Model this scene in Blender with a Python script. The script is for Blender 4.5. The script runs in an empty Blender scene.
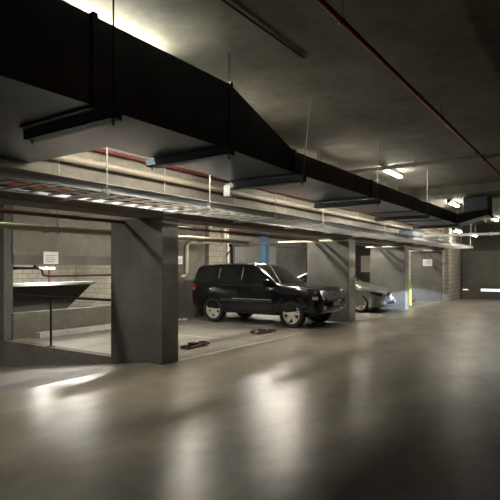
import bpy, bmesh, math, random
from mathutils import Vector, Matrix
random.seed(7)
S = bpy.context.scene
C = S.collection
PI = math.pi

# ------------------------------------------------------------------ camera
YAW = math.atan2(345, 500)
cam_d = bpy.data.cameras.new('camera')
cam_d.sensor_fit = 'HORIZONTAL'; cam_d.sensor_width = 36; cam_d.lens = 36.0
cam_d.shift_y = 0.034
cam_d.clip_end = 200
cam = bpy.data.objects.new('camera', cam_d); C.objects.link(cam)
cam.location = (0, 0, 1.65); cam.rotation_euler = (PI/2, 0, YAW)
S.camera = cam

# ------------------------------------------------------------------ materials
def new_mat(name):
    m = bpy.data.materials.new(name); m.use_nodes = True
    nt = m.node_tree
    b = next(n for n in nt.nodes if n.type == 'BSDF_PRINCIPLED')
    return m, nt, b

def plain(name, col, rough=.5, metal=0., spec=.5, coat=0., emit=None, es=0., alpha=1, trans=0, vary=True):
    m, nt, b = new_mat(name)
    b.inputs['Base Color'].default_value = (*col, 1)
    b.inputs['Roughness'].default_value = rough
    b.inputs['Metallic'].default_value = metal
    b.inputs['Specular IOR Level'].default_value = spec
    b.inputs['Coat Weight'].default_value = coat
    b.inputs['Transmission Weight'].default_value = trans
    if emit:
        b.inputs['Emission Color'].default_value = (*emit, 1)
        b.inputs['Emission Strength'].default_value = es
    if not vary: return m
    # faint surface variation so that nothing is perfectly uniform
    tc = nt.nodes.new('ShaderNodeTexCoord'); nz = nt.nodes.new('ShaderNodeTexNoise')
    nz.inputs['Scale'].default_value = 6; nz.inputs['Detail'].default_value = 1.5
    mp = nt.nodes.new('ShaderNodeMapping'); mp.inputs['Location'].default_value = (3.37, 1.91, 7.437)
    nt.links.new(tc.outputs['Object'], mp.inputs['Vector']); nt.links.new(mp.outputs['Vector'], nz.inputs['Vector'])
    mr = nt.nodes.new('ShaderNodeMapRange')
    mr.inputs['To Min'].default_value = max(rough*.85, 0.02); mr.inputs['To Max'].default_value = min(rough*1.2, 1)
    nt.links.new(nz.outputs['Fac'], mr.inputs['Value']); nt.links.new(mr.outputs['Result'], b.inputs['Roughness'])
    return m

def concrete(name, c1, c2, scale=.6, rough=(.7, .9), bump=.15, spec=.3, blocks=None, fine=14, joints=None, stain=None, stretch=(1, 1, 1), detail=9, wide=False):
    m, nt, b = new_mat(name)
    N = nt.nodes.new; L = nt.links.new
    tc = N('ShaderNodeTexCoord')
    mp = N('ShaderNodeMapping'); mp.inputs['Scale'].default_value = stretch; mp.inputs['Location'].default_value = (3.37, 1.91, .437)
    L(tc.outputs['Object'], mp.inputs['Vector'])
    n1 = N('ShaderNodeTexNoise'); n1.inputs['Scale'].default_value = scale; n1.inputs['Detail'].default_value = detail; n1.inputs['Roughness'].default_value = .62
    n1.inputs['Distortion'].default_value = 0
    n2 = N('ShaderNodeTexNoise'); n2.inputs['Scale'].default_value = fine; n2.inputs['Detail'].default_value = min(8, detail); n2.inputs['Roughness'].default_value = .7
    L(mp.outputs['Vector'], n1.inputs['Vector']); L(mp.outputs['Vector'], n2.inputs['Vector'])
    r = N('ShaderNodeValToRGB'); r.color_ramp.elements[0].position = .32 if not wide else .1; r.color_ramp.elements[1].position = .68 if not wide else .9
    r.color_ramp.elements[0].color = (*c1, 1); r.color_ramp.elements[1].color = (*c2, 1)
    L(n1.outputs['Fac'], r.inputs['Fac'])
    mx = N('ShaderNodeMix'); mx.data_type = 'RGBA'; mx.blend_type = 'MULTIPLY'; mx.inputs[0].default_value = .55
    r2 = N('ShaderNodeValToRGB'); r2.color_ramp.elements[0].position = .3 if not wide else .1; r2.color_ramp.elements[1].position = .7 if not wide else .9
    r2.color_ramp.elements[0].color = (.42, .42, .42, 1); r2.color_ramp.elements[1].color = (1, 1, 1, 1)
    L(n2.outputs['Fac'], r2.inputs['Fac'])
    L(r.outputs['Color'], mx.inputs[6]); L(r2.outputs['Color'], mx.inputs[7])
    col = mx.outputs[2]
    hgt = n2.outputs['Fac']
    if stain:
        n3 = N('ShaderNodeTexNoise'); n3.inputs['Scale'].default_value = stain[0]; n3.inputs['Detail'].default_value = 4
        n3.inputs['Distortion'].default_value = 1.5
        L(mp.outputs['Vector'], n3.inputs['Vector'])
        r3 = N('ShaderNodeValToRGB'); r3.color_ramp.elements[0].position = .42; r3.color_ramp.elements[1].position = .75
        r3.color_ramp.elements[0].color = (1, 1, 1, 1); r3.color_ramp.elements[1].color = (stain[1],)*3 + (1,)
        L(n3.outputs['Fac'], r3.inputs['Fac'])
        m3 = N('ShaderNodeMix'); m3.data_type = 'RGBA'; m3.blend_type = 'MULTIPLY'; m3.inputs[0].default_value = 1
        L(col, m3.inputs[6]); L(r3.outputs['Color'], m3.inputs[7]); col = m3.outputs[2]
    if blocks:
        sp = N('ShaderNodeSeparateXYZ'); cb = N('ShaderNodeCombineXYZ')
        L(tc.outputs['Object'], sp.inputs[0])
        ad = N('ShaderNodeMath'); ad.operation = 'ADD'
        L(sp.outputs['X'], ad.inputs[0]); L(sp.outputs['Y'], ad.inputs[1])
        L(ad.outputs[0], cb.inputs['X']); L(sp.outputs['Z'], cb.inputs['Y'])
        bt = N('ShaderNodeTexBrick'); bt.inputs['Scale'].default_value = 1
        bt.inputs['Brick Width'].default_value = blocks[0]; bt.inputs['Row Height'].default_value = blocks[1]
        bt.inputs['Mortar Size'].default_value = .012; bt.inputs['Mortar Smooth'].default_value = .3
        bt.inputs['Color1'].default_value = (1, 1, 1, 1); bt.inputs['Color2'].default_value = (.82, .82, .82, 1)
        bt.inputs['Mortar'].default_value = (.42, .42, .42, 1)
        L(cb.outputs[0], bt.inputs['Vector'])
        m4 = N('ShaderNodeMix'); m4.data_type = 'RGBA'; m4.blend_type = 'MULTIPLY'; m4.inputs[0].default_value = 1
        L(col, m4.inputs[6]); L(bt.outputs['Color'], m4.inputs[7]); col = m4.outputs[2]
    L(col, b.inputs['Base Color'])
    mr = N('ShaderNodeMapRange'); mr.inputs['From Min'].default_value = .3 if not wide else .1; mr.inputs['From Max'].default_value = .7 if not wide else .9
    mr.inputs['To Min'].default_value = rough[0]; mr.inputs['To Max'].default_value = rough[1]
    L(n1.outputs['Fac'], mr.inputs['Value']); L(mr.outputs['Result'], b.inputs['Roughness'])
    bp = N('ShaderNodeBump'); bp.inputs['Strength'].default_value = bump; bp.inputs['Distance'].default_value = .01
    L(hgt, bp.inputs['Height']); L(bp.outputs['Normal'], b.inputs['Normal'])
    b.inputs['Specular IOR Level'].default_value = spec
    return m

M = {}
M['floor'] = concrete('polished_concrete', (.0, .0, .0), (.42, .375, .295), scale=1.6, rough=(.31, .31), bump=.10, spec=.21, fine=9, detail=8, wide=True, stretch=(.8, .45, 1))
M['bayfloor'] = concrete('bay_concrete', (.24, .228, .20), (.38, .36, .32), scale=.7, rough=(.5, .75), bump=.1, spec=.4, stain=(.9, .7))
M['ramp'] = concrete('ramp_concrete', (.19, .175, .165), (.27, .25, .235), scale=.6, rough=(.45, .65), bump=.1, spec=.4)
M['ceil'] = concrete('ceiling_concrete', (.15, .14, .11), (.27, .25, .20), scale=.7, rough=(.8, .95), bump=.2, stain=(.7, .72), fine=5, spec=.2)
M['conc'] = concrete('wall_concrete', (.14, .132, .115), (.235, .222, .195), scale=.9, rough=(.75, .9), bump=.25, stain=(.8, .75), spec=.25)
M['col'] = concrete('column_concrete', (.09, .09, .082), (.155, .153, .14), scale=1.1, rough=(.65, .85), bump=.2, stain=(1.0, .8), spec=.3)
M['beam'] = concrete('beam_concrete', (.22, .205, .175), (.32, .30, .26), scale=1.0, rough=(.75, .9), bump=.2, spec=.2)
M['block'] = concrete('blockwork', (.36, .33, .28), (.46, .43, .37), scale=1.2, rough=(.8, .95), bump=.3, blocks=(.4, .2), spec=.2)
M['paleblock'] = concrete('pale_blockwork', (.46, .43, .36), (.60, .56, .48), scale=1.0, rough=(.8, .95), bump=.3, blocks=(.4, .2), spec=.2)
M['palewall'] = concrete('pale_wall', (.52, .52, .50), (.68, .68, .65), scale=.6, rough=(.7, .9), bump=.1, spec=.2, stain=(.5, .7))
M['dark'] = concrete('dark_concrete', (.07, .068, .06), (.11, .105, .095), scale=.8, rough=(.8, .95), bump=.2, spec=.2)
M['door'] = concrete('door_metal', (.10, .09, .08), (.14, .13, .11), scale=2, rough=(.45, .6), bump=.05, spec=.4)
M['galv'] = concrete('galvanised_duct', (.095, .115, .14), (.15, .175, .20), scale=1.6, rough=(.32, .32), bump=.03, spec=.5, fine=20)
next(n for n in M['galv'].node_tree.nodes if n.type == 'BSDF_PRINCIPLED').inputs['Metallic'].default_value = .9
M['chan'] = plain('blue_grey_steel', (.13, .18, .225), .45, .1)
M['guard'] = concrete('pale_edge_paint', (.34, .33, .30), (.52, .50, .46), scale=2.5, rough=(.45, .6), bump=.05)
M['lampramp'] = plain('ramp_lamp_tube', (.9, .9, .85), .4, emit=(1.0, .93, .82), es=85)
M['doorglow'] = plain('glowing_door_strip', (.8, .85, .9), .5, emit=(.86, .92, 1.0), es=.35)  # weak glow for the bright band on the roller door
M['pale'] = plain('cream_pipe', (.62, .58, .47), .45)
M['dkst'] = plain('dark_sheet_steel', (.035, .05, .055), .5, .1)
M['steel'] = plain('zinc_steel', (.62, .63, .64), .38, .75)
M['rail'] = plain('tray_zinc', (.78, .79, .80), .45, .0)
M['rod'] = plain('hanger_rod_steel', (.5, .48, .44), .5, .4)
M['rodd'] = plain('dark_rod_steel', (.04, .04, .04), .5, .4)
M['red'] = plain('red_pipe_paint', (.10, .012, .010), .45)
M['redc'] = plain('red_ceiling_pipe_paint', (.22, .022, .02), .55, spec=.25)
M['red2'] = plain('red_pipe_bright', (.13, .022, .016), .45)
M['beige'] = plain('beige_pipe', (.36, .32, .25), .45)
M['white'] = plain('white_paint', (.75, .74, .70), .5)
M['line'] = concrete('line_paint', (.38, .37, .34), (.62, .61, .57), scale=4, rough=(.5, .7), bump=.1, fine=25)
M['sign'] = plain('sign_board', (.75, .75, .78), .4)
M['ink'] = plain('grey_print', (.16, .16, .2), .6)
M['orange'] = plain('orange_cable', (.45, .10, .015), .5)
M['brown'] = plain('brown_cable', (.06, .025, .016), .5)
M['black'] = plain('black_rubber', (.012, .012, .012), .65)
M['blackst'] = plain('black_steel', (.012, .012, .014), .45, .2)
M['whitec'] = plain('white_cable', (.6, .58, .52), .5)
M['yellow'] = plain('yellow_post', (.60, .72, .03), .4)
M['blue'] = plain('blue_steel', (.035, .10, .17), .5)
M['lamp'] = plain('fill_lamp_tube', (.9, .9, .85), .4, emit=(1.0, .93, .78), es=36)
M['lampc'] = plain('cool_lamp_tube', (.9, .9, .9), .4, emit=(1.0, .96, .86), es=42)
M['lamplow'] = plain('bay_lamp_tube', (.9, .9, .85), .4, emit=(1.0, .92, .78), es=105)
M['lampside'] = plain('side_lamp_tube', (.9, .9, .85), .4, emit=(1.0, .93, .8), es=25)
M['lampnear'] = plain('near_lamp_tube', (.9, .9, .85), .4, emit=(1.0, .95, .8), es=60)
M['lampgal'] = plain('gallery_lamp_tube', (.9, .9, .85), .4, emit=(1.0, .95, .85), es=125)
M['jeep'] = plain('black_car_paint', (.006, .006, .009), .22, 0, .35, .5, vary=False)
M['silver'] = plain('silver_car_paint', (.20, .20, .19), .30, .45, .5, .8, vary=False)
M['glass'] = plain('tinted_glass', (.012, .014, .014), .06, 0, .6, vary=False)
M['chrome'] = plain('chrome', (.8, .8, .84), .28, .6)
M['alloy'] = plain('alloy_wheel', (.70, .67, .60), .4, .3)
M['tyre'] = plain('tyre_rubber', (.014, .014, .014), .75)
M['plast'] = plain('black_plastic', (.018, .018, .02), .45)
M['lens'] = plain('lamp_lens', (.55, .56, .58), .12, .3)
M['tail'] = plain('tail_lens_red', (.45, .02, .02), .2)
M['amber'] = plain('amber_lens', (.34, .27, .22), .2)
M['plate'] = plain('plate_white', (.55, .55, .58), .4)

# ------------------------------------------------------------------ mesh helpers
class MB:
    def __init__(s): s.v = []; s.f = []
    def add(s, vs, fs):
        o = len(s.v); s.v += [tuple(v) for v in vs]; s.f += [tuple(i+o for i in f) for f in fs]; return s
    def box(s, x0, x1, y0, y1, z0, z1):
        v = [(x0, y0, z0), (x1, y0, z0), (x1, y1, z0), (x0, y1, z0), (x0, y0, z1), (x1, y0, z1), (x1, y1, z1), (x0, y1, z1)]
        return s.add(v, [(0, 3, 2, 1), (4, 5, 6, 7), (0, 1, 5, 4), (1, 2, 6, 5), (2, 3, 7, 6), (3, 0, 4, 7)])
    def hexa(s, v):
        return s.add(v, [(0, 3, 2, 1), (4, 5, 6, 7), (0, 1, 5, 4), (1, 2, 6, 5), (2, 3, 7, 6), (3, 0, 4, 7)])
    def tube(s, pts, r, n=10, close=True):
        pts = [Vector(p) for p in pts]; rings = []
        for i, p in enumerate(pts):
            a = pts[max(i-1, 0)]; b = pts[min(i+1, len(pts)-1)]
            d = (b-a).normalized()
            up = Vector((0, 0, 1)) if abs(d.z) < .95 else Vector((1, 0, 0))
            u = d.cross(up).normalized(); w = u.cross(d).normalized()
            rr = r[i] if isinstance(r, (list, tuple)) else r
            rings.append([p + rr*(math.cos(2*PI*k/n)*u + math.sin(2*PI*k/n)*w) for k in range(n)])
        vs = [v for g in rings for v in g]; fs = []
        for i in range(len(pts)-1):
            for k in range(n):
                k2 = (k+1) % n; fs.append((i*n+k, i*n+k2, (i+1)*n+k2, (i+1)*n+k))
        fs.append(tuple(range(n-1, -1, -1))); fs.append(tuple((len(pts)-1)*n+k for k in range(n)))
        return s.add(vs, fs)
    def prism(s, poly, a0, a1, axis='x'):
        n = len(poly)
        def P(p, a):
            return {'x': (a, p[0], p[1]), 'y': (p[0], a, p[1]), 'z': (p[0], p[1], a)}[axis]
        vs = [P(p, a0) for p in poly] + [P(p, a1) for p in poly]
        fs = [tuple(range(n)), tuple(range(2*n-1, n-1, -1))] + [(i, (i+1) % n, (i+1) % n+n, i+n)[::-1] for i in range(n)]
        return s.add(vs, fs)
    def lathe(s, prof, n=28, c=(0, 0, 0), axis='y'):   # prof: (radius, along)
        vs = []; fs = []; m = len(prof)
        for k in range(n):
            a = 2*PI*k/n
            for r, t in prof:
                if axis == 'y': vs.append((c[0]+r*math.cos(a), c[1]+t, c[2]+r*math.sin(a)))
                elif axis == 'z': vs.append((c[0]+r*math.cos(a), c[1]+r*math.sin(a), c[2]+t))
                else: vs.append((c[0]+t, c[1]+r*math.cos(a), c[2]+r*math.sin(a)))
        for k in range(n):
            k2 = (k+1) % n
            for i in range(m-1): fs.append((k*m+i, k*m+i+1, k2*m+i+1, k2*m+i))
        return s.add(vs, fs)
    def obj(s, name, mat, parent=None, smooth=False, bevel=0, **props):
        me = bpy.data.meshes.new(name); me.from_pydata(s.v, [], s.f)
        bm = bmesh.new(); bm.from_mesh(me)
        bmesh.ops.remove_doubles(bm, verts=bm.verts, dist=1e-5)
        bmesh.ops.recalc_face_normals(bm, faces=bm.faces)
        if bevel: bmesh.ops.bevel(bm, geom=list(bm.edges), offset=bevel, segments=2, profile=.6, affect='EDGES')
        bm.to_mesh(me); bm.free()
        me.materials.append(mat)
        if smooth:
            me.polygons.foreach_set('use_smooth', [True]*len(me.polygons))
            try: me.set_sharp_from_angle(angle=math.radians(38))
            except Exception: pass
        o = bpy.data.objects.new(name, me); C.objects.link(o)
        if parent: o.parent = parent
        for k, v in props.items(): o[k] = v
        return o

def center(o):
    """move a top-level mesh's origin to the base of its own box"""
    me = o.data; vs = [v.co for v in me.vertices]
    c = Vector(((min(v.x for v in vs)+max(v.x for v in vs))/2, (min(v.y for v in vs)+max(v.y for v in vs))/2, min(v.z for v in vs)))
    return o

def thing(name, label, cat, loc=(0, 0, 0), rz=0, group=None):
    o = bpy.data.objects.new(name, None); C.objects.link(o); o.empty_display_size = .1
    o.location = loc; o.rotation_euler = (0, 0, rz); o['label'] = label; o['category'] = cat
    if group: o['group'] = group
    return o
def tag(o, label, cat, group=None):
    o['label'] = label; o['category'] = cat
    if group: o['group'] = group
    return o
def struct(name, mb, mat, parent=None, **k):
    o = mb.obj(name, mat, parent, **k)
    if not parent: o['kind'] = 'structure'
    return o
def copy_tree(o, parent=None):
    c = o.copy(); C.objects.link(c)
    if parent: c.parent = parent
    for ch in list(o.children):
        copy_tree(ch, c)
    return c

# ------------------------------------------------------------------ setting
XE = -6.05           # bay edge / inner face of the edge beam
RZ = 9.0             # right wall
floor = struct('floor', MB().box(-6.34, RZ, -10, 28, -.3, 0), M['floor'])
struct('bay_slab', MB().box(-11.1, -6.34, 6.3, 28, -.3, 0).box(-15, -11.1, 13.1, 28, -.3, 0), M['bayfloor'], floor)
mb = MB(); mb.add([(-6.34, -10, 0), (-6.34, 6.1, 0), (-18, 6.1, -1.5), (-18, -10, -1.5), (-6.34, -10, -.3), (-6.34, 6.1, -.3), (-18, 6.1, -1.8), (-18, -10, -1.8)],
                  [(0, 1, 2, 3), (7, 6, 5, 4), (0, 4, 5, 1), (1, 5, 6, 2), (2, 6, 7, 3), (3, 7, 4, 0)])
struct('ramp_slab', mb, M['ramp'], floor)
struct('lower_slab', MB().box(-18, -11.1, 6.1, 13.1, -1.7, -1.5), M['bayfloor'], floor)
# painted lines on the floor
mb = MB().box(XE-.04, XE+.05, 6.5, 13.9, 0, .003).box(XE-.04, XE+.05, 14.4, 19.3, 0, .003).box(XE-.04, XE+.05, 19.75, 25, 0, .003)
for y in (9.05, 11.62, 16.85, 22.3):
    mb.box(-10.85, XE-.04, y-.04, y+.04, 0, .003)
mb.obj('painted_line', M['line'], floor)

ceil = struct('ceiling', MB().box(-6.6, RZ, -10, 15.6, 4.05, 4.35).box(-6.6, RZ, 15.6, 28, 3.82, 4.35), M['ceil'])
struct('bay_soffit', MB().box(-18, -6.6, -10, 6.1, 3.25, 3.5).box(-11.1, -6.6, 6.1, 28, 3.25, 3.5).box(-15, -11.1, 13.1, 28, 3.25, 3.5)
       .box(-18, -11.1, 6.1, 13.1, 2.35, 3.5), M['ceil'], ceil)
struct('trim_1', MB().box(-6.6, XE, -10, 25.45, 2.5, 4.05), M['beam'])     # long edge beam
# walls
struct('wall_right', MB().box(RZ, RZ+.2, -10, 28, 0, 4.05), M['dark'])
struct('wall_front', MB().box(-18, RZ, -10.2, -10, -1.8, 4.35), M['dark'])
wb = struct('wall_back', MB().box(-15, -5.85, 28, 28.2, 0, 3.82).box(-5.85, -5.75, 28, 28.2, 0, 3.82).box(-5.75, .6, 28, 28.2, 2.48, 3.82).box(.6, RZ, 28, 28.2, 0, 3.82), M['dark'])
struct('wall_end', MB().box(-9.0, -5.85, 25.5, 28, 0, 4.05), M['paleblock'])
# left (far) side: upstand, hanging panel, solid part
wl = struct('wall_left', MB().box(-11.1, -10.9, 6.3, 10.2, -1.7, .59).box(-11.1, -10.9, 6.3, 10.2, 1.7, 3.25).box(-11.1, -10.9, 10.2, 13.1, -1.7, 3.25), M['conc'])
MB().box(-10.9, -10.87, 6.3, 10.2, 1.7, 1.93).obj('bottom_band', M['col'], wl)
struct('wall_bay', MB().box(-15.2, -15, 13.1, 28, 0, 3.25).box(-15, -11.1, 13.0, 13.1, 0, 3.25), M['palewall'])
struct('wall_lower', MB().box(-18.2, -18, -10, 13.1, -1.8, 3.5).box(-18, -11.1, 13.1, 13.3, -1.7, 2.35), M['paleblock'])
struct('wall_ramp', MB().box(-18, -6.34, 6.1, 6.3, -1.7, 0), M['conc'])
# roller door in the end wall
door = struct('door_1', MB().box(-5.75, .6, 28.05, 28.1, 0, 2.48), M['door'])
mb = MB()
for k in range(9):
    mb.box(-5.75, .6, 28.02, 28.05, .08+k*.27, .08+k*.27+.235)
mb.obj('door_slat', M['door'], door, bevel=0)
MB().box(-4.85, .55, 28.005, 28.03, .40, .53).box(-5.72, -5.46, 28.005, 28.03, .44, .49).obj('glowing_door_strip', M['doorglow'], door)  # glowing plates laid on the slats as a bright band, no opening behind

# kerb in front of the back upstand
k = MB().box(-10.72, -10.55, 6.75, 10.0, 0, .13).obj('kerb_stop', M['palewall'], bevel=.012)
tag(k, 'long pale concrete kerb on the bay floor before the back wall opening', 'kerb')

# ------------------------------------------------------------------ columns
def column(x0, x1, y0, y1, z0, z1, label, mat='col', cat='column', guard=False):
    o = MB().box(x0, x1, y0, y1, z0, z1).obj('concrete_column', M[mat], bevel=.012)
    if guard:
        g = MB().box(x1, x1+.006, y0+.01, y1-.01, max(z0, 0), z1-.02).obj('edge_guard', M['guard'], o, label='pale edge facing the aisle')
    tag(o, label, cat); return o
column(-7.30, -6.0, 6.09, 6.49, -.3, 2.5, 'nearest wide concrete column, beside the ramp end and the railing')
column(-7.3, -6.0, 2.1, 2.5, -.3, 2.5, 'unseen concrete column added outside the left edge of the view to shade the floor by the ramp mouth')  # added out of view to cut the ramp lamp's light across the floor
column(-7.42, -6.02, 13.9, 14.38, 0, 2.5, 'wide concrete column right behind the nose of the black car', guard=True)
column(-7.45, -6.04, 19.3, 19.75, 0, 2.5, 'wide concrete column behind the silver car, beside the yellow post', guard=True)
column(-7.55, -6.04, 25.0, 25.5, 0, 2.5, 'farthest wide concrete column with a white notice, against the pale block wall', guard=True)
column(-12.0, -10.93, 6.1, 6.32, 0, 3.25, 'concrete column at the left edge of the view, across the sunken ramp')
column(-11.1, -10.72, 13.1, 14.05, 0, 3.25, 'concrete pier against the back wall behind the black car', 'block')

# ------------------------------------------------------------------ main duct
BZ = 3.0; XF = -3.45; XN = -4.52; XN2 = -4.58
d = thing('air_duct', 'large dark galvanised air duct running along the aisle ceiling', 'duct', (XF, 0, BZ))
def L(p): return (p[0]-XF, p[1], p[2]-BZ)
def dbox(mb, x0, x1, y0, y1, z0, z1): return mb.box(x0-XF, x1-XF, y0, y1, z0-BZ, z1-BZ)
big = MB(); dbox(big, XN, XF, -5.9, 4.6, BZ, 3.75)
big.obj('large_section', M['galv'], d)
v = [(XN, 4.6, BZ), (XF, 4.6, BZ), (XF, 6.05, BZ-.04), (XN2, 6.05, BZ-.04), (XN, 4.6, 3.75), (XF, 4.6, 3.75), (XF, 6.05, 3.27), (XN2, 6.05, 3.27)]
MB().hexa([L(p) for p in v]).obj('taper_section', M['galv'], d)
sm = MB(); dbox(sm, XN2, XF, 6.05, 17.0, BZ-.04, 3.27)
sm.obj('slim_section', M['galv'], d)
br = MB(); dbox(br, XE, XN, 1.0, 3.72, BZ, 3.6)
br.obj('side_branch', M['galv'], d)
ri = MB(); dbox(ri, -3.36, -2.66, 16.45, 17.3, BZ+.22, 3.80)
ri.obj('riser_box', M['dkst'], d, bevel=.02)
MB().hexa([L(p) for p in [(XF, 16.1, BZ-.04), (-2.66, 16.45, BZ+.22), (-2.66, 17.3, BZ+.22), (XF, 17.0, BZ-.04), (XF, 16.1, 3.27), (-2.66, 16.45, 3.4), (-2.66, 17.3, 3.4), (XF, 17.0, 3.27)]]).obj('end_elbow', M['galv'], d)
def flange(y, xn, zb, zt, w=.05, t=.022):
    f = MB()
    dbox(f, XF, XF+t, y-w/2, y+w/2, zb-.0, zt+t); dbox(f, xn-t, xn, y-w/2, y+w/2, zb, zt+t)
    dbox(f, xn, XF, y-w/2, y+w/2, zb-t, zb); dbox(f, xn, XF, y-w/2, y+w/2, zt, zt+t)
    f.obj('flange', M['galv'], d)
for y in (2.70, 4.6): flange(y, XN, BZ, 3.75)
for y in (6.1, 9.0, 11.7, 14.4): flange(y, XN2, BZ-.04, 3.27)
# trapeze hangers under it
for y, xn, z, zt in ((2.86, XN, BZ, 0), (4.50, XN, BZ, 0), (6.22, XN2, BZ-.06, 0), (9.2, XN2, BZ-.06, 0), (12.6, XN2, BZ-.06, 0), (15.9, XN2, BZ-.06, 0)):
    lab = {2.86: 'blue-grey steel hanger bar nearest the camera under the deep duct', 4.50: 'blue-grey hanger bar under the duct where the taper begins',
           6.22: 'blue-grey hanger bar where the duct turns slim, with a bright bracket end', 9.2: 'blue-grey hanger bar second along the slim duct',
           12.6: 'blue-grey hanger bar third along the slim duct', 15.9: 'farthest blue-grey hanger bar near the end of the duct'}[y]
    zb = z-.09
    t = thing('duct_hanger', lab, 'hanger', (XF+.03, y, zb), 0, 'steel hangers under the air duct')
    X = lambda x: x-(XF+.03)
    MB().box(X(xn-.13), X(XF+.09), -.065, .065, .0, .012).box(X(xn-.13), X(XF+.09), -.065, -.05, 0, .088).box(X(xn-.13), X(XF+.09), .05, .065, 0, .088).obj('channel', M['chan'], t)
    top = 4.05 if y < 15.6 else 3.82
    lean = .1 if y == 6.22 else 0
    MB().tube([(X(XF+.055), 0, -.05), (X(XF+.055)+lean, lean*.6, top-zb)], .008, 8).obj('rod', M['rodd'] if y < 5 else M['rod'], t)
    MB().tube([(X(xn-.085), 0, -.05), (X(xn-.085), 0, top-zb)], .008, 8).obj('rod', M['rod'], t)
    for xx in (X(XF+.055), X(xn-.085)): MB().lathe([(0, -.02), (.018, -.02), (.018, .0), (0, .0)], 6, (xx, 0, 0), 'z').obj('nut', M['steel'], t)
    if y == 6.22:
        MB().box(X(xn-.16), X(xn-.04), -.07, -.066, -.10, .06).box(X(xn-.16), X(xn-.04), -.07, .02, -.105, -.10).obj('bracket', M['steel'], t, label='bright bracket end')
# ------------------------------------------------------------------ cable tray
TZ = 2.60; XA = -5.02; XB = -5.93; TY0, TY1 = -5.9, 26.9
t = thing('cable_tray', 'long zinc ladder cable tray hung beside the edge beam', 'cable tray', (XB, 0, TZ))
def near_rail(mb, x, s):
    x -= XB
    mb.box(x-.004, x+.004, TY0, TY1, -.02, .085)
    mb.box(min(x, x+s*.035), max(x, x+s*.035), TY0, TY1, .079, .085)
    mb.box(min(x, x-s*.03), max(x, x-s*.03), TY0, TY1, -.02, -.014)
near_rail_mb = MB(); near_rail(near_rail_mb, XA, 1); near_rail_mb.obj('side_rail', M['rail'], t)
fr = MB(); near_rail(fr, XB, -1); fr.obj('side_rail', M['rail'], t)
y = TY0+.2; n = 0; rest = MB()
while y < TY1-.1:
    b = MB() if n < 60 else rest
    b.box(0, XA-XB, y, y+.045, -.012, .012)
    if n < 60: b.obj('rung', M['rail'], t)
    n += 1; y += .30
o = rest.obj('rung', M['rail'], t); o['kind'] = 'stuff'
# clips on the tray rail
for yy in (4.1, 6.12, 8.1, 10.1, 12.1, 14.1, 16.1, 18.1, 20.1, 22.1, 24.1, 26.1):
    i = int((yy-4)/2+.5)
    MB().box(XA-XB+.004, XA-XB+.05, yy-.05, yy+.05, -.035, -.015).box(XA-XB+.004, XA-XB+.012, yy-.06, yy+.06, -.035, .05).obj('clip', M['steel'], t)
    lab = 'thin steel rod pair holding the cable tray, %s' % (['nearest, under the duct branch', 'beside the nearest column', 'third from the camera', 'beyond the middle of the tapered duct',
           'fifth, above the black car nose', 'above the second wide column', 'seventh from the camera', 'before the third wide column', 'just beyond the third wide column',
           'third from the far end', 'second from the far end', 'last at the far end of the tray'][i])
    h = thing('tray_hanger', lab, 'hanger', (XA, yy, TZ-.03), 0, 'steel rods holding the cable tray')
    top = (4.05 if yy < 15.6 else 3.82)-(TZ-.03)
    if yy < 5: topn = top
    MB().tube([(.03, 0, -.02), (.03, 0, top if not (1 < yy < 3.72) else .4)], .008, 8).obj('rod', M['rod'], h)
    MB().tube([(XB-XA-.04, 0, -.02), (XB-XA-.04, 0, top)], .007, 8).obj('rod', M['rod'], h)
    MB().box(XB-XA-.06, .06, -.02, .02, -.03, -.005).obj('cross_bar', M['steel'], h)
# cables in the tray
cc = [('orange', 'thick orange cable'), ('brown', 'brown cable'), ('black', 'black cable'), ('whitec', 'pale cable'), ('brown', 'dark brown cable'), ('orange', 'thin orange cable'), ('whitec', 'off-white cable'), ('black', 'black flex'), ('brown', 'reddish brown cable')]
pos = ['next to the aisle-side rail', 'second from the aisle-side rail', 'third from the aisle-side rail', 'just off the middle of the tray', 'in the middle of the tray', 'just beyond the middle of the tray', 'third from the beam-side rail', 'second from the beam-side rail', 'next to the beam-side rail']
for i, (m, nm) in enumerate(cc):
    x0 = XA-.09-i*.088; pts = []; r = random.choice((.016, .020, .024))
    ph = random.random()*6
    yy = TY0+.1
    while yy < TY1-.1:
        pts.append((x0+.035*math.sin(yy*1.3+ph)+.02*math.sin(yy*3.1+ph*2), yy, TZ+.013+r)); yy += .3
    o = MB().tube(pts, r, 7).obj('cable', M[m], smooth=True)
    tag(o, '%s lying in the cable tray, %s' % (nm, pos[i]), 'cable', 'cables in the tray')

# ------------------------------------------------------------------ pipes
def pipe(name, pts, r, mat, label, joints=(), n=14, brk=(), bz=4.05, jr=1.35):
    p0 = Vector(pts[0])
    t = thing(name, label, 'pipe', pts[0])
    rel = [tuple(Vector(p)-p0) for p in pts]
    MB().tube(rel, r, n).obj('run', M[mat], t, smooth=True)
    for a in joints:
        a = Vector(a)-p0
        dr = (Vector(pts[1])-Vector(pts[0])).normalized()
        MB().tube([a-dr*.05, a+dr*.05], r*jr, n).obj('coupling', M[mat], t, smooth=True)
    for a, top in brk:
        a = Vector(a)-p0
        b = MB().tube([a+Vector((0, 0, r)), Vector((a.x, a.y, top-p0.z))], .006, 6)
        b.tube([a+Vector((r*1.25*math.cos(q), 0, r*1.25*math.sin(q))) for q in [i*PI/8 for i in range(17)]], .006, 6)
        b.obj('hanger_ring', M['rodd'], t)
    return t
pipe('sprinkler_pipe', [(-1.88, -5.9, 3.87), (-1.88, 15.55, 3.87)], .026, 'redc', 'dark red sprinkler pipe under the open ceiling slab, on the right',
     joints=[(-1.88, y, 3.87) for y in (2.0, 6.6, 10.4, 13.2)], brk=[((-1.88, y, 3.87), 4.05) for y in (1.2, 4.2, 7.7, 11.2, 14.4)])
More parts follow.
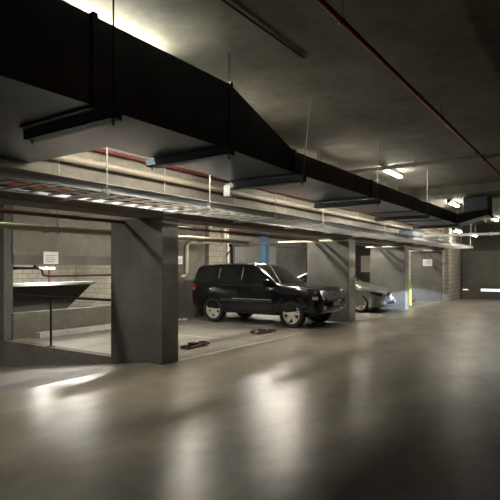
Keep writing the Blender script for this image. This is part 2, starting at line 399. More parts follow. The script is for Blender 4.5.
pipe('sprinkler_pipe', [(-5.97, -5.9, 3.36), (-5.97, 25.3, 3.36)], .03, 'red2', 'red pipe fixed high on the edge beam above the beige pipe', joints=[(-5.97, y, 3.36) for y in (6, 12, 18)])
pipe('drain_pipe', [(-5.95, -5.9, 3.14), (-5.95, 25.3, 3.14)], .055, 'beige', 'thick beige pipe fixed on the edge beam above the cable tray', joints=[(-5.95, y, 3.14) for y in (3, 8.2, 14, 20)], jr=1.15)
pipe('sprinkler_pipe', [(-6.95, -5.9, 2.45), (-6.95, 24.9, 2.45)], .03, 'red', 'dark red pipe running under the bay soffit just behind the edge beam',
     joints=[(-6.95, y, 2.45) for y in (2.6, 5.1, 9.5, 12, 16)], brk=[((-6.95, y, 2.45), 3.25) for y in (3, 8, 12, 17, 22)])
pipe('drain_pipe', [(-7.62, -5.9, 2.28), (-7.62, 11.0, 2.31)], .055, 'beige', 'beige pipe with a capped end low under the bay soffit',
     joints=[(-7.62, y, 2.29) for y in (2, 5, 9, 10.9)], brk=[((-7.62, y, 2.29), 3.25) for y in (1.5, 5.2, 9.8)], jr=1.2)
pipe('drain_pipe', [(-9.9, 12.9, 3.2), (-9.9, 12.9, 2.54), (-9.96, 12.86, 2.46), (-10.72, 12.2, 2.44), (-10.83, 12.12, 2.36), (-10.83, 12.1, 1.45), (-10.835, 12.02, 1.37), (-10.84, 11.85, 1.35)], .05, 'pale', 'cream drain pipe dropping down the back wall behind the black car')
pipe('sprinkler_pipe', [(-7.3, 9.0, 2.60), (-7.3, 24.9, 2.60)], .025, 'white', 'slim white pipe running above the parked cars', brk=[((-7.3, y, 2.6), 3.25) for y in (10.5, 15.5, 20.5)])
for y, l in ((13.78, 'white cross pipe at the head of the column behind the black car'), (19.2, 'white cross pipe at the head of the column beyond the silver car'), (24.9, 'white cross pipe at the head of the farthest column')):
    pipe('conduit_pipe', [(-8.4 if y < 14 else -7.6, y, 2.44), (-6.0, y, 2.44)], .028, 'whitec', l)
pipe('conduit_pipe', [(-6.0, 20.0, 2.86), (-2.8, 20.0, 2.86)], .05, 'white', 'white pipe crossing the far end of the aisle below the duct end', joints=[(-4.9, 20, 2.86), (-3.1, 20, 2.86)], brk=[((-3.3, 20, 2.86), 3.82), ((-4.9, 20, 2.86), 3.82)])
pipe('conduit_pipe', [(-6.0, 11.25, 3.93), (4, 11.25, 3.93)], .045, 'beam', 'pale pipe crossing the aisle ceiling before the visible lamp', brk=[((x, 11.25, 3.93), 4.05) for x in (-3.3, 0)])
pipe('conduit_pipe', [(-2.74, -2.5, 4.035), (-2.74, 5.05, 4.035)], .012, 'blackst', 'thin dark conduit along the ceiling beside the big duct')
# steel ladder-like box hanging by the beam in the far part
o = MB().box(-6.04, -5.55, 18.6, 20.2, 2.82, 3.0).obj('junction_box', M['chan'], bevel=.01); tag(o, 'blue-grey steel box on the edge beam near the far end', 'box')

# ------------------------------------------------------------------ railing on the ramp edge, inner pipe in the opening
t = thing('guard_rail', 'dark steel post and handrail on the edge above the ramp', 'railing', (-9.3, 6.2, 0))
MB().tube([(0, 0, 0), (0, 0, 1.0)], .024, 10).obj('post', M['blackst'], t, smooth=True)
MB().tube([(-1.24, 0, 1.03), (1.98, 0, 1.03)], .024, 10).obj('handrail', M['blackst'], t, smooth=True)
MB().box(-.06, .06, -.06, .06, 0, .012).obj('base_plate', M['blackst'], t)
pipe('sprinkler_pipe', [(-11.35, 5.0, 1.62), (-11.35, 7.15, 1.62), (-11.35, 7.3, 1.60), (-11.35, 7.35, 1.45), (-11.35, 7.5, 1.42), (-11.35, 12.9, 1.42)], .028, 'brown', 'dark red-brown pipe with a downward bend seen through the wall opening', joints=[(-11.35, 6.6, 1.62)])
pipe('sprinkler_pipe', [(-13.6, 9.0, 2.35), (-13.6, 9.0, 1.0)], .025, 'red2', 'short upright red pipe beyond the wall opening, above the dark parapet')
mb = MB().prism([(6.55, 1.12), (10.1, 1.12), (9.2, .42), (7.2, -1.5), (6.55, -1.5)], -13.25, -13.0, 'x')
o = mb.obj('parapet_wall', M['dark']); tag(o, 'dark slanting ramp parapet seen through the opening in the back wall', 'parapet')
MB().box(-13.28, -12.85, 6.55, 10.12, 1.12, 1.2).obj('lit_top_edge', M['white'], o)  # white colour stands for lamplight along the parapet's upper edge

# signs
def sign(loc, w, h, face, label, nlines=4):
    t = thing('notice_board', label, 'sign', loc)
    if face == 'x':
        MB().box(0, .012, -w/2, w/2, 0, h).obj('board', M['sign'], t)
        m = MB()
        for i in range(nlines): m.box(.012, .0135, -w*.36, w*(.36 if i % 2 else .25), h*(.2+.16*i), h*(.2+.16*i)+h*.05)
    else:
        MB().box(-w/2, w/2, -.012, 0, 0, h).obj('board', M['sign'], t)
        m = MB()
        for i in range(nlines): m.box(-w*.36, w*(.36 if i % 2 else .25), -.0135, -.012, h*(.2+.16*i), h*(.2+.16*i)+h*.05)
    m.obj('print', M['ink'], t)
sign((-10.87, 7.24, 1.72), .40, .30, 'x', 'white printed notice on the concrete band above the left opening')
sign((-6.72, 25.0, 1.70), .44, .33, 'y', 'white printed notice on the farthest column')
sign((-10.9, 11.84, 1.74), .26, .26, 'x', 'small pale sheet on the back wall between the nearest column and the black car', 3)
o = MB().box(-11.35, -9.95, 27.94, 27.999, 1.35, 2.3).obj('wall_panel', M['whitec'], bevel=.01)
tag(o, 'large cream panel on the far bay wall above the silver car', 'panel')

# ------------------------------------------------------------------ black steel frame and blue post behind the bays
t = thing('steel_frame', 'black steel goalpost frame with a brace behind the parked cars', 'frame', (-11.25, 17.9, 0))
for yy in (-2.75, 4.2):
    MB().box(-.06, .06, yy-.07, yy+.07, 0, 2.45).obj('post', M['blackst'], t)
MB().prism([(-2.9, 2.40), (-.1, 2.52), (4.3, 2.46), (4.3, 2.58), (-.1, 2.64), (-2.9, 2.52)], -.06, .06, 'x').obj('cross_beam', M['blackst'], t)
MB().tube([(0, -2.75, 2.35), (-.3, -3.5, 1.6), (-.3, -3.8, 1.2)], .035, 8).obj('brace', M['blackst'], t)
o = MB().box(-12.5, -12.25, 18.95, 19.3, 0, 3.25).obj('blue_post', M['blue'], bevel=.01); tag(o, 'blue painted steel post in the back of the bays', 'post')
o = MB().tube([(-12.6, 16.6, 0), (-12.6, 16.6, 3.25)], .06, 12).obj('drain_pipe', M['beige'], smooth=True); tag(o, 'upright beige pipe left of the blue post', 'pipe')
o = MB().tube([(-12.4, 15.9, 0), (-12.4, 15.9, 3.25)], .05, 12).obj('drain_pipe', M['blackst'], smooth=True); tag(o, 'upright black pipe between the steel frame and the beige pipe', 'pipe')
o = MB().box(-14.99, -14.9, 23.3, 24.2, 0, 2.9).obj('wall_panel', M['sign'], bevel=.01); tag(o, 'tall white panel on the pale back wall seen over the black car', 'panel')

# ------------------------------------------------------------------ fold-down parking barriers
def barrier(loc, rz, label):
    t = thing('parking_barrier', label, 'parking barrier', loc, rz, 'folded parking barriers in the bays')
    MB().box(-.10, .10, -.30, .30, 0, .012).obj('base_plate', M['blackst'], t)
    pts = [(-.05, -.36, .055), (-.05, .34, .055), (.05, .42, .06), (.16, .34, .055), (.16, -.36, .055)]
    MB().tube(pts, .026, 8).obj('arm', M['red2'], t, smooth=True)
    for k in range(3):
        yy = -.22+k*.2
        MB().tube([(-.05, yy, .055), (-.05, yy+.08, .055)], .0285, 8).obj('band', M['whitec'], t, smooth=True)
    MB().box(-.09, .09, -.08, .08, .012, .10).obj('lock_box', M['black'], t, bevel=.008)
    return t
barrier((-6.80, 7.80, 0), .15, 'red folded parking barrier on the empty bay floor nearest the column')
barrier((-6.85, 10.45, 0), -.1, 'red folded parking barrier lying beside the black car')
barrier((-6.45, 12.55, 0), 0, 'red folded parking barrier under the front bumper of the black car')
barrier((-7.1, 23.5, 0), .1, 'dark red folded parking barrier in the farthest bay')
t = thing('bollard', 'yellow-green slim post beside the third column', 'bollard', (-6.38, 21.1, 0))
MB().tube([(0, 0, .03), (0, 0, .93)], .06, 14).obj('post', M['yellow'], t, smooth=True)
MB().tube([(0, 0, .0), (0, 0, .03)], .10, 14).obj('base', M['blackst'], t, smooth=True)
MB().tube([(0, 0, .93), (0, 0, .98)], [.065, .03], 14).obj('cap', M['yellow'], t, smooth=True)
MB().tube([(0, 0, .74), (0, 0, .80)], .063, 14).obj('band', M['whitec'], t, smooth=True)
# crumpled paper by the back wall
me = MB()
for i in range(7):
    a = random.random()*6; x, y = .18*math.cos(a)*random.random(), .3*math.sin(a)
    me.add([(x, y, .0), (x+.12, y+.03, .05), (x+.05, y+.13, .02), (x+.03, y+.06, .09)], [(0, 1, 2), (0, 1, 3), (1, 2, 3), (0, 2, 3)])
o = me.obj('paper_scrap', M['whitec']); o.location = (-10.45, 11.35, 0); tag(o, 'crumpled pale paper on the floor behind the black car', 'litter')

# ------------------------------------------------------------------ lamps
def batten(loc, along, mat, label, length=1.25, r=.016, group='fluorescent battens', top=None):
    t = thing('batten_light', label, 'ceiling light', loc, 0 if along == 'y' else PI/2, group)
    h = length/2
    MB().box(-.05, .05, -h, h, -.08, 0).obj('housing', M['white'], t)
    if top:
        for a in (-h*.7, h*.7): MB().tube([(0, a, 0), (0, a, top-loc[2])], .008, 8).obj('stem', M['rod'], t)
    for sx in (-.035, .035):
        MB().tube([(sx, -h+.03, -.105), (sx, h-.03, -.105)], r, 8).obj('tube', M[mat], t, smooth=True)
    for a in (-h, h-.03): MB().box(-.055, .055, a, a+.03, -.13, 0).obj('end_cap', M['white'], t)
    return t
g1 = 'fluorescent lights along the aisle ceiling'
batten((-4.05, 3.4, 4.05), 'y', 'lampnear', 'fluorescent batten on the ceiling above the deep duct near the camera', group=g1)
batten((-4.1, 12.1, 4.05), 'y', 'lampc', 'fluorescent batten glowing just behind the pale ceiling cross pipe', group=g1)
batten((-3.85, 17.4, 3.82), 'y', 'lampc', 'bright fluorescent batten left of the dark riser box', group=g1)
batten((-3.62, 24.1, 3.82), 'y', 'lampc', 'bright fluorescent batten at the right edge beyond the riser box', group=g1)
g2 = 'fluorescent lights under the bay soffit'
for y, l in ((8.5, 'bay batten over the empty bay nearest the column'), (13.2, 'bay batten over the black car'), (18.3, 'bay batten over the silver car'), (23.2, 'bay batten over the farthest bay')):
    batten((-7.85, y, 3.25), 'y', 'lamplow', l, group=g2)
batten((-4.05, -4.2, 4.05), 'y', 'lampside', 'unseen fluorescent batten added on the ceiling behind the camera', group=g1)  # added behind the view to light the camera-facing column sides
batten((-4.70, 4.42, 3.50), 'y', 'lamp', 'short added fill batten beside the deep duct just past its branch', length=.8, group=g1, top=4.05)  # added to brighten the near stretch of tray rail
for yy, l in ((5.95, 'added fill batten between the duct and the beam, level with the nearest column'), (9.9, 'added fill batten between the duct and the beam, above the empty bays'), (14.0, 'added fill batten between the duct and the beam, level with the second wide column'),
              (18.1, 'added fill batten between the duct and the beam, before the third wide column'), (22.2, 'added fill batten between the duct and the beam, near the far end'), (25.6, 'last added fill batten before the roller door, beside the block wall')):
    batten((-4.76, yy, 3.50 if yy < 20 else 3.25), 'y', 'lamp', l, group=g1, top=4.05 if yy < 15 else 3.82)  # row added to light the tray rail, the beam and the end block wall
batten((-7.85, 3.2, 3.25), 'y', 'lampramp', 'bay batten over the ramp left of the camera', group=g2)
batten((-14.0, 1.5, 3.25), 'x', 'lampside', 'batten over the low part of the ramp', group=g2)
batten((-11.25, 17.2, 3.25), 'y', 'lampgal', 'hidden bay batten added to light the pale back wall', group=g2)  # added above the sight line to brighten the wall behind the cars
batten((-12.75, 8.3, 1.72), 'y', 'lampgal', 'glowing batten seen through the opening in the back wall', length=.6, top=2.35)
batten((-14.6, 10.8, 2.35), 'y', 'lampgal', 'hidden batten added over the sunken level behind the back wall, near the block wall')  # added out of sight behind the hanging panel to brighten the block wall

def spot(loc, target, energy, col, ang, blend, sy, rad=.05):
    ld = bpy.data.lights.new('vehicle_headlight', 'SPOT'); ld.energy = energy; ld.color = col
    ld.spot_size = math.radians(ang); ld.spot_blend = blend; ld.shadow_soft_size = rad
    o = bpy.data.objects.new('vehicle_headlight', ld); C.objects.link(o)
    o.location = loc
    o.rotation_euler = (Vector(target)-Vector(loc)).to_track_quat('-Z', 'Y').to_euler()
    o.scale = (1, sy, 1)
spot((1.6, 8.0, .85), (-7.0, 22.0, .22), 6500, (.72, .82, 1.0), 18, .5, .21)

# ------------------------------------------------------------------ cars
def interp(tab, x, sm=.0):
    def li(x):
        if x <= tab[0][0]: return tab[0][1]
        for (a, b), (c, d_) in zip(tab, tab[1:]):
            if x <= c: return b+(d_-b)*(x-a)/(c-a)
        return tab[-1][1]
    if not sm: return li(x)
    return sum(li(x+sm*k/3) for k in range(-3, 4))/7

class Car:
    def __init__(s, **k): s.__dict__.update(k)
    def top(s, x): return interp(s.Zt, x, .05)
    def w(s, x): return interp(s.W, x, .05)
    def zb(s, x): return interp(s.Zb, x, .03)
    def belt(s, x): return min(interp(s.Belt, x, .05), s.top(x)-.09)
    def shoulder(s, x):
        t, b = s.top(x), s.belt(x); r = min(s.rad, (t-b)*.6)
        return r, t-r-s.crown
    def side(s, x, z):
        b = s.belt(x); zb = s.zb(x); w = s.w(x)
        if z <= b:
            u = max(0, (z-zb)/(b-zb))
            return w*interp([(0, .94), (.12, .985), (.35, 1.0), (.6, .998), (.85, .985), (1, .965)], u)
        return w*.965-(z-b)*s.tumble
    def ring(s, x):
        b, zb, t = s.belt(x), s.zb(x), s.top(x); r, zs = s.shoulder(x)
        pts = [(0, zb)]
        for k in range(9):
            z = zb+(b-zb)*k/8; pts.append((s.side(x, z), z))
        for k in range(1, 5):
            z = b+(max(zs, b+.004)-b)*k/4; pts.append((s.side(x, z), z))
        ys, z0 = pts[-1]
        for k in range(1, 6):
            a = PI/2*k/5; pts.append((ys-r*1.25*(1-math.cos(a)), z0+r*math.sin(a)))
        ye, ze = pts[-1]
        for k in range(1, 5):
            y = ye*(1-k/4); pts.append((y, ze+(t-ze)*(1-(y/ye)**2) if ye else t))
        return pts
    def top_at(s, x, y):
        pts = s.ring(x)
        up = [p for p in pts[10:]]
        y = abs(y)
        for (a, za), (b, zb_) in zip(up, up[1:]):
            if b <= y <= a: return za+(zb_-za)*((a-y)/(a-b) if a != b else 0)
        return up[-1][1] if y < up[-1][0]+1e-6 else up[0][1]
    def body(s, parent, mat):
        xs = [s.x0+(s.x1-s.x0)*i/110 for i in range(111)]
        rings = []
        for x in xs:
            h = s.ring(x)
            rings.append([(x, -y, z) for y, z in h] + [(x, y, z) for y, z in h[-2:0:-1]])
        n = len(rings[0]); mb = MB()
        vs = [v for r in rings for v in r]; fs = []
        for i in range(len(xs)-1):
            for k in range(n):
                k2 = (k+1) % n; fs.append((i*n+k, i*n+k2, (i+1)*n+k2, (i+1)*n+k))
        fs.append(tuple(range(n))); fs.append(tuple((len(xs)-1)*n+k for k in range(n))[::-1])
        mb.add(vs, fs)
        o = mb.obj('body', mat, parent)
        # wheel arches cut out
        cut = MB()
        for ax in s.axles:
            for sg in (-1, 1):
                cut.lathe([(0, 0), (s.ar, 0), (s.ar, .55), (0, .55)], 40, (ax, .60 if sg > 0 else -1.15, s.wr+.01), 'y')
        co = cut.obj('cutter', mat)
        md = o.modifiers.new('b', 'BOOLEAN'); md.operation = 'DIFFERENCE'; md.object = co; md.solver = 'EXACT'
        dg = bpy.context.evaluated_depsgraph_get(); dg.update()
        me = bpy.data.meshes.new_from_object(o.evaluated_get(dg))
        o.modifiers.clear(); o.data = me
        bpy.data.objects.remove(co)
        me.polygons.foreach_set('use_smooth', [True]*len(me.polygons)); me.set_sharp_from_angle(angle=math.radians(32))
        return o
    def sidepanel(s, name, mat, parent, sg, xa, xb, zl, zh, off=.006, nx=24, nz=8, **k):
        vs = []; mb = MB()
        for lay in (off, -.012):
            for i in range(nx+1):
                x = xa+(xb-xa)*i/nx; a, b = zl(x), zh(x)
                for j in range(nz+1):
                    z = a+(b-a)*j/nz; vs.append((x, sg*(s.side(x, z)+lay), z))
        m = nz+1; N = (nx+1)*m; fs = []
        for i in range(nx):
            for j in range(nz):
                q = (i*m+j, (i+1)*m+j, (i+1)*m+j+1, i*m+j+1); fs += [q, tuple(N+p for p in q[::-1])]
        rim = [i*m for i in range(nx+1)] + [nx*m+j for j in range(1, m)] + [i*m+nz for i in range(nx-1, -1, -1)] + [j for j in range(nz-1, 0, -1)]
        for a, b in zip(rim, rim[1:]+rim[:1]): fs.append((a, b, b+N, a+N))
        return mb.add(vs, fs).obj(name, mat, parent, smooth=True, **k)
    def toppanel(s, name, mat, parent, xa, xb, wf, off=.006, nx=16, ny=16):
        vs = []; mb = MB()
        for lay in (off, -.02):
            for i in range(nx+1):
                x = xa+(xb-xa)*i/nx; w = wf(x)
                for j in range(ny+1):
                    y = -w+2*w*j/ny; vs.append((x, y, s.top_at(x, y)+lay))
        m = ny+1; N = (nx+1)*m; fs = []
        for i in range(nx):
            for j in range(ny):
                q = (i*m+j, (i+1)*m+j, (i+1)*m+j+1, i*m+j+1); fs += [q, tuple(N+p for p in q[::-1])]
        rim = [i*m for i in range(nx+1)] + [nx*m+j for j in range(1, m)] + [i*m+ny for i in range(nx-1, -1, -1)] + [j for j in range(ny-1, 0, -1)]
        for a, b in zip(rim, rim[1:]+rim[:1]): fs.append((a, b, b+N, a+N))
        return mb.add(vs, fs).obj(name, mat, parent, smooth=True)

def wheel(parent, x, y, r, sg, width=.22, spokes=5, rr=.68):
    w = width/2
    R = r
    prof = [(R*rr, -w*.8), (R*.80, -w), (R*.93, -w), (R*.985, -w*.8), (R, -w*.5), (R, w*.5), (R*.985, w*.8), (R*.93, w), (R*.80, w), (R*rr, w*.8), (R*rr, -w*.8)]
    tyre = MB().lathe(prof, 40).obj('wheel', M['tyre'], parent, smooth=True)
    tyre.location = (x, y, r)
    q = R*rr
    rim = MB().lathe([(q*1.02, -w*.82), (q*1.02, w*.86), (q*.93, w*.86), (q*.88, w*.5), (q*.88, -w*.6), (q*1.02, -w*.82)], 40)
    rim.lathe([(0, w*.30), (q*.22, w*.30), (q*.22, w*.72), (q*.14, w*.80), (0, w*.80)], 20)
    for k in range(spokes):
        a = 2*PI*k/spokes+.3
        ca, sa = math.cos(a), math.sin(a)
        def P(rad, t, yy): return (rad*ca-t*sa, yy, rad*sa+t*ca)
        for sh in (-1, 1):
            t0, t1 = sh*q*.0, sh*q*.17
            u0, u1 = sh*q*.05, sh*q*.30
            v = [P(q*.15, t0, w*.35), P(q*.92, u0, w*.45), P(q*.92, u1, w*.45), P(q*.15, t1, w*.35),
                 P(q*.15, t0, w*.75), P(q*.92, u0, w*.78), P(q*.92, u1, w*.78), P(q*.15, t1, w*.75)]
            rim.hexa(v)
    if sg < 0: rim.v = [(a, -b, c) for a, b, c in rim.v]
    ro = rim.obj('rim', M['alloy'], tyre)
    disc = MB().lathe([(0, -.02), (q*.86, -.02), (q*.86, .0), (0, .0)], 24); disc.v = [(a, b*1-sg*.0, c) for a, b, c in disc.v]
    disc.obj('brake_disc', M['plast'], tyre)
    return tyre

def arch_trim(car, parent, ax, sg, mat, w=.05):
    mb = MB(); prev = None; n = 26; vs = []
    for i in range(n+1):
        a = math.radians(-8+196*i/n)
        for rr, o in ((car.ar-.012, .012), (car.ar+w, .018), (car.ar+w, -.02), (car.ar-.012, -.03)):
            x = ax+rr*math.cos(a); z = car.wr+.01+rr*math.sin(a)
            z = max(z, car.zb(x)+.0)
            vs.append((x, sg*(car.side(x, z)+o), z))
    fs = []
    for i in range(n):
        for k in range(4):
            k2 = (k+1) % 4; fs.append((i*4+k, i*4+k2, (i+1)*4+k2, (i+1)*4+k))
    fs += [(0, 1, 2, 3), tuple(n*4+k for k in (3, 2, 1, 0))]
    mb.add(vs, fs).obj('arch_trim', mat, parent, smooth=True)

# --- black off-roader
sj = Car(rad=.085, x0=-2.22, x1=2.20, crown=.035, tumble=.33, ar=.445, wr=.372, axles=(1.36, -1.335),
         Zt=[(-2.22, 1.15), (-2.17, 1.52), (-2.10, 1.68), (-2.0, 1.735), (-1.2, 1.775), (-.4, 1.775), (.0, 1.745), (.16, 1.70), (.92, 1.20), (1.05, 1.175), (1.6, 1.14), (2.0, 1.09), (2.12, 1.05), (2.18, .98), (2.20, .93)],
         W=[(-2.22, .80), (-2.12, .87), (-1.9, .90), (0, .915), (1.5, .90), (1.85, .87), (2.08, .81), (2.20, .74)],
         Zb=[(-2.22, .50), (-1.9, .38), (-1.0, .33), (1.0, .33), (1.9, .42), (2.20, .48)],
         Belt=[(-2.22, 1.10), (-1.0, 1.13), (.9, 1.12), (2.2, 1.05)])
J = thing('parked_car', 'black four-door off-road car parked nose out between the columns', 'car', (-8.11, 12.62, 0))
sj.body(J, M['jeep'])
wins = [('rear_side_window', -1.92, -1.22, lambda x: 1.155, lambda x: interp([(-1.92, 1.50), (-1.80, 1.62), (-1.22, 1.645)], x)),
        ('rear_door_window', -1.12, -.36, lambda x: interp([(-1.12, 1.28), (-1.05, 1.16), (-.36, 1.155)], x), lambda x: 1.655),
        ('front_door_window', -.28, .66, lambda x: 1.15, lambda x: interp([(-.28, 1.655), (-.05, 1.645), (.12, 1.60), (.66, 1.23)], x))]
def door_low_r(x):
    ax = sj.axles[1]; dx = abs(x-ax)
    return max(.40, (sj.wr+math.sqrt(max(0, .53**2-dx*dx))) if dx < .53 else 0)
for sg in (-1, 1):
    for nm, a, b, zl, zh in wins:
        sj.sidepanel(nm, M['glass'], J, sg, a, b, zl, zh, off=.010)
    for xa, xb, zl in ((-1.16, -.34, door_low_r), (-.32, .80, lambda x: .40)):
        dd = sj.sidepanel('door', M['jeep'], J, sg, xa, xb, zl, lambda x: 1.10, off=.010, nx=30)
        hx = xa+.10 if xa < -1 else xa+.10
        zz = 1.0; yy = sg*(sj.side(hx, zz))
        MB().box(hx, hx+.17, min(yy, yy+sg*.05), max(yy, yy+sg*.05), zz-.012, zz+.022).obj('handle', M['jeep'], dd, bevel=.006)
        sj.sidepanel('moulding', M['plast'], dd, sg, xa+(.12 if xa < -1 else .02), xb-.02, lambda x: .665, lambda x: .725, off=.024, nz=2)
    for ax in sj.axles: arch_trim(sj, J, ax, sg, M['jeep'], .075)
    for ax in sj.axles: wheel(J, ax, sg*.79, sj.wr, sg, .235)
    # sill
    sj.sidepanel('sill', M['plast'], J, sg, -.86, .88, lambda x: .33, lambda x: .385, off=.02, nz=2)
    # pale strip along the moulding, standing in for a reflected highlight
    sj.sidepanel('highlight_strip', M['steel'], J, sg, -.6, .74, lambda x: .735, lambda x: .748, off=.018, nz=1)
    # mirror
    yb = sg*.93
    mbm = MB().box(.56, .70, min(yb, yb+sg*.20), max(yb, yb+sg*.20), 1.13, 1.30)
    mi = mbm.obj('wing_mirror', M['jeep'], J, bevel=.03)
    MB().box(.552, .562, min(yb+sg*.03, yb+sg*.17), max(yb+sg*.03, yb+sg*.17), 1.16, 1.27).obj('mirror_glass', M['chrome'], mi)
    MB().box(.58, .66, min(sg*.86, yb), max(sg*.86, yb), 1.14, 1.18).obj('mirror_arm', M['jeep'], mi)
    for xp in (-1.185, -.335): sj.sidepanel('pillar_strip', M['steel'], J, sg, xp, xp+.022, lambda x: 1.30, lambda x: 1.63, off=.014, nx=1)
    sj.sidepanel('window_strip', M['plast'], J, sg, -1.95, .62, lambda x: 1.125, lambda x: 1.145, off=.012, nz=1)
    # tail lamp
    sj.sidepanel('tail_lamp', M['tail'], J, sg, -2.20, -2.04, lambda x: .92, lambda x: 1.12, off=.014)
    sj.sidepanel('reversing_lens', M['lens'], J, sg, -2.20, -2.07, lambda x: .97, lambda x: 1.02, off=.018, nz=2)
    # round headlamp at the front corner
    hl = MB().lathe([(0, .05), (.05, .045), (.088, .02), (.10, -.03), (.115, -.03), (.115, -.09), (0, -.09)], 28, (2.20, sg*.60, .90), 'x').obj('headlamp', M['lens'], J, smooth=True)
    MB().lathe([(.100, .02), (.125, .01), (.125, -.08), (.100, -.08), (.100, .02)], 28, (2.20, sg*.60, .90), 'x').obj('bezel', M['chrome'], hl, smooth=True)
    sj.sidepanel('indicator_lamp', M['amber'], J, sg, 1.98, 2.12, lambda x: .78, lambda x: .86, off=.02, nz=3)
    MB().lathe([(0, .02), (.055, .015), (.06, -.04), (0, -.04)], 20, (2.25, sg*.60, .56), 'x').obj('fog_lamp', M['lens'], J, smooth=True)
# bonnet, windscreen, tailgate glass
sj.toppanel('bonnet', M['jeep'], J, 1.02, 2.02, lambda x: interp([(1.0, .72), (2.02, .60)], x), off=.010)
sj.toppanel('windscreen', M['glass'], J, .20, .90, lambda x: interp([(.2, .60), (.90, .72)], x), off=.008)
MB().hexa([(-2.19, -.62, 1.18), (-2.235, -.62, 1.18), (-2.235, .62, 1.18), (-2.19, .62, 1.18), (-2.05, -.55, 1.62), (-2.11, -.55, 1.62), (-2.11, .55, 1.62), (-2.05, .55, 1.62)]).obj('rear_window', M['glass'], J)
# grille: dark panel with bright bars between seven slots
gr = MB().hexa([(2.10, -.47, .76), (2.225, -.44, .76), (2.225, .44, .76), (2.10, .47, .76), (2.08, -.49, 1.02), (2.19, -.46, 1.02), (2.19, .46, 1.02), (2.08, .49, 1.02)]).obj('grille', M['plast'], J)
for k in range(8):
    y = -.42+k*.12
    MB().hexa([(2.21, y-.018, .77), (2.245, y-.018, .77), (2.245, y+.018, .77), (2.21, y+.018, .77), (2.175, y-.018, 1.01), (2.21, y-.018, 1.01), (2.21, y+.018, 1.01), (2.175, y+.018, 1.01)]).obj('grille_bar', M['chrome'], gr)
# bumpers (curved in plan)
def bumper(name, mat, xf, half, z0, z1, dep, parent, sgn=1, bow=.22, **k):
    vs = []; n = 24
    for i in range(n+1):
        y = -half+2*half*i/n; u = abs(y/half)
        xo = xf-sgn*bow*u**3.2; xi = xo-sgn*dep
        vs += [(xo-sgn*.03, y, z0), (xo, y, z0+.04), (xo, y, z1-.04), (xo-sgn*.03, y, z1), (xi, y*.98, z1), (xi, y*.98, z0)]
    fs = []
    for i in range(n):
        for q in range(6):
            q2 = (q+1) % 6; fs.append((i*6+q, i*6+q2, (i+1)*6+q2, (i+1)*6+q))
    fs += [tuple(range(6)), tuple(n*6+q for q in range(5, -1, -1))]
    return MB().add(vs, fs).obj(name, mat, parent, smooth=True, **k)
fb = bumper('front_bumper', M['jeep'], 2.27, .88, .45, .74, .30, J)
bumper('lower_strip', M['chrome'], 2.285, .62, .425, .49, .06, fb, bow=.12, label='chrome strip under the bumper')
bumper('air_intake', M['plast'], 2.278, .45, .52, .62, .05, fb, bow=.04)
bumper('rear_bumper', M['plast'], -2.27, .88, .45, .70, .28, J, -1)
MB().box(2.28, 2.295, -.19, .19, .585, .70).obj('number_plate', M['plate'], fb)
MB().box(-1.6, 1.7, -.55, .55, .28, .40).obj('underbody', M['plast'], J)

# --- silver saloon
sb = Car(rad=.13, x0=-2.24, x1=2.24, crown=.03, tumble=.42, ar=.36, wr=.315, axles=(1.42, -1.34),
         Zt=[(-2.24, .86), (-2.18, 1.0), (-2.0, 1.06), (-1.55, 1.10), (-.85, 1.40), (-.5, 1.44), (.0, 1.44), (.38, 1.40), (1.10, 1.01), (1.22, .975), (1.6, .91), (1.95, .83), (2.12, .76), (2.2, .70), (2.24, .62)],
         W=[(-2.24, .70), (-2.1, .82), (-1.8, .88), (0, .905), (1.4, .895), (1.8, .85), (2.05, .77), (2.18, .66), (2.24, .56)],
         Zb=[(-2.24, .35), (-1.9, .22), (1.9, .20), (2.24, .24)],
         Belt=[(-2.24, .95), (-1.0, .95), (.9, .90), (1.6, .82), (2.24, .66)])
B = thing('parked_car', 'silver saloon car parked nose out between the second and third columns', 'car', (-8.44, 18.05, 0))
sb.body(B, M['silver']); B.scale = (1, 1, 1.06)
swins = [('rear_door_window', -1.22, -.40, lambda x: interp([(-1.22, 1.06), (-1.1, .985), (-.4, .975)], x), lambda x: interp([(-1.22, 1.14), (-.85, 1.27), (-.4, 1.31)], x)),
         ('front_door_window', -.34, .72, lambda x: .97, lambda x: interp([(-.34, 1.31), (.2, 1.31), (.78, 1.06)], x))]
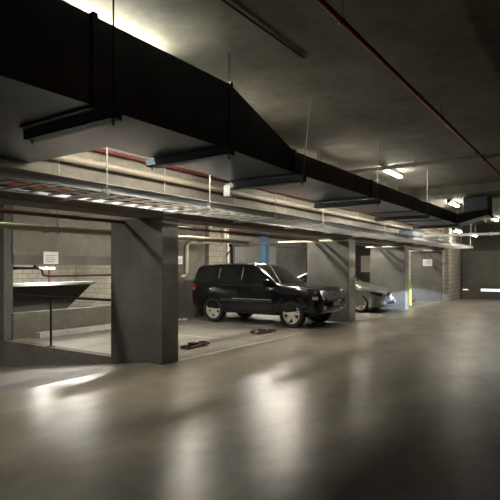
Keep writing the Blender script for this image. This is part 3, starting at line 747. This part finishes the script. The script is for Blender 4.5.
for sg in (-1, 1):
    for nm, a, b, zl, zh in swins: sb.sidepanel(nm, M['glass'], B, sg, a, b, zl, zh, off=.008)
    for xa, xb in ((-.98, -.38), (-.36, .84)):
        dd = sb.sidepanel('door', M['silver'], B, sg, xa, xb, lambda x: .30, lambda x: .93, off=.006)
        yy = sg*sb.side(xa+.1, .8)
        MB().box(xa+.08, xa+.24, min(yy, yy+sg*.04), max(yy, yy+sg*.04), .79, .815).obj('handle', M['silver'], dd, bevel=.005)
    for ax in sb.axles: wheel(B, ax, sg*.77, sb.wr, sg, .22, 6, .72)
    yb = sg*.90
    MB().box(.62, .74, min(yb, yb+sg*.18), max(yb, yb+sg*.18), .96, 1.09).obj('wing_mirror', M['silver'], B, bevel=.03)
    hl = sb.sidepanel('headlamp', M['glass'], B, sg, 1.80, 2.17, lambda x: interp([(1.80, .66), (2.17, .56)], x), lambda x: interp([(1.80, .73), (2.17, .665)], x), off=.010, nz=5)
    MB().lathe([(0, .03), (.045, .025), (.05, -.03), (0, -.03)], 18, (2.19, sg*.52, .62), 'x').obj('lamp_ring', M['lens'], hl, smooth=True)
    MB().lathe([(0, .02), (.045, .015), (.05, -.04), (0, -.04)], 18, (2.25, sg*.56, .35), 'x').obj('fog_lamp', M['lens'], B, smooth=True)
    # kidney-shaped twin grille
    poly = [(sg*.03, .54), (sg*.20, .55), (sg*.225, .62), (sg*.20, .68), (sg*.05, .685), (sg*.025, .64)]
    g = MB().prism(poly, 2.16, 2.285, 'x').obj('grille', M['plast'], B)
    MB().tube([(2.285, p[0], p[1]) for p in poly+poly[:1]], .012, 6).obj('grille_surround', M['chrome'], g)
    sb.sidepanel('tail_lamp', M['tail'], B, sg, -2.2, -1.95, lambda x: .72, lambda x: .86, off=.01)
sb.toppanel('bonnet', M['silver'], B, 1.10, 2.0, lambda x: interp([(1.1, .70), (2.0, .50)], x), off=.006)
sb.toppanel('windscreen', M['glass'], B, .44, 1.08, lambda x: interp([(.44, .56), (1.08, .70)], x), off=.008)
sb.toppanel('rear_window', M['glass'], B, -1.50, -.90, lambda x: .56, off=.008)
fb = bumper('front_bumper', M['silver'], 2.30, .84, .20, .52, .26, B, bow=.34)
bumper('air_intake', M['plast'], 2.312, .40, .27, .39, .05, fb, bow=.04)
MB().box(2.31, 2.325, -.19, .19, .43, .53).obj('number_plate', M['plate'], fb)
MB().lathe([(0, .01), (.035, .01), (.037, 0), (0, 0)], 20, (2.19, 0, .73), 'x').obj('badge', M['blue'], B)
bumper('rear_bumper', M['silver'], -2.29, .82, .25, .55, .26, B, -1, bow=.3)
MB().box(-1.6, 1.9, -.5, .5, .16, .26).obj('underbody', M['plast'], B)

# ------------------------------------------------------------------ world and view
w = bpy.data.worlds.new('world'); S.world = w; w.use_nodes = True
w.node_tree.nodes['Background'].inputs[0].default_value = (.05, .055, .06, 1)
w.node_tree.nodes['Background'].inputs[1].default_value = .2
S.view_settings.view_transform = 'Standard'; S.view_settings.look = 'None'
S.view_settings.gamma = 1; S.view_settings.use_curve_mapping = False
S.view_settings.exposure = 1.85
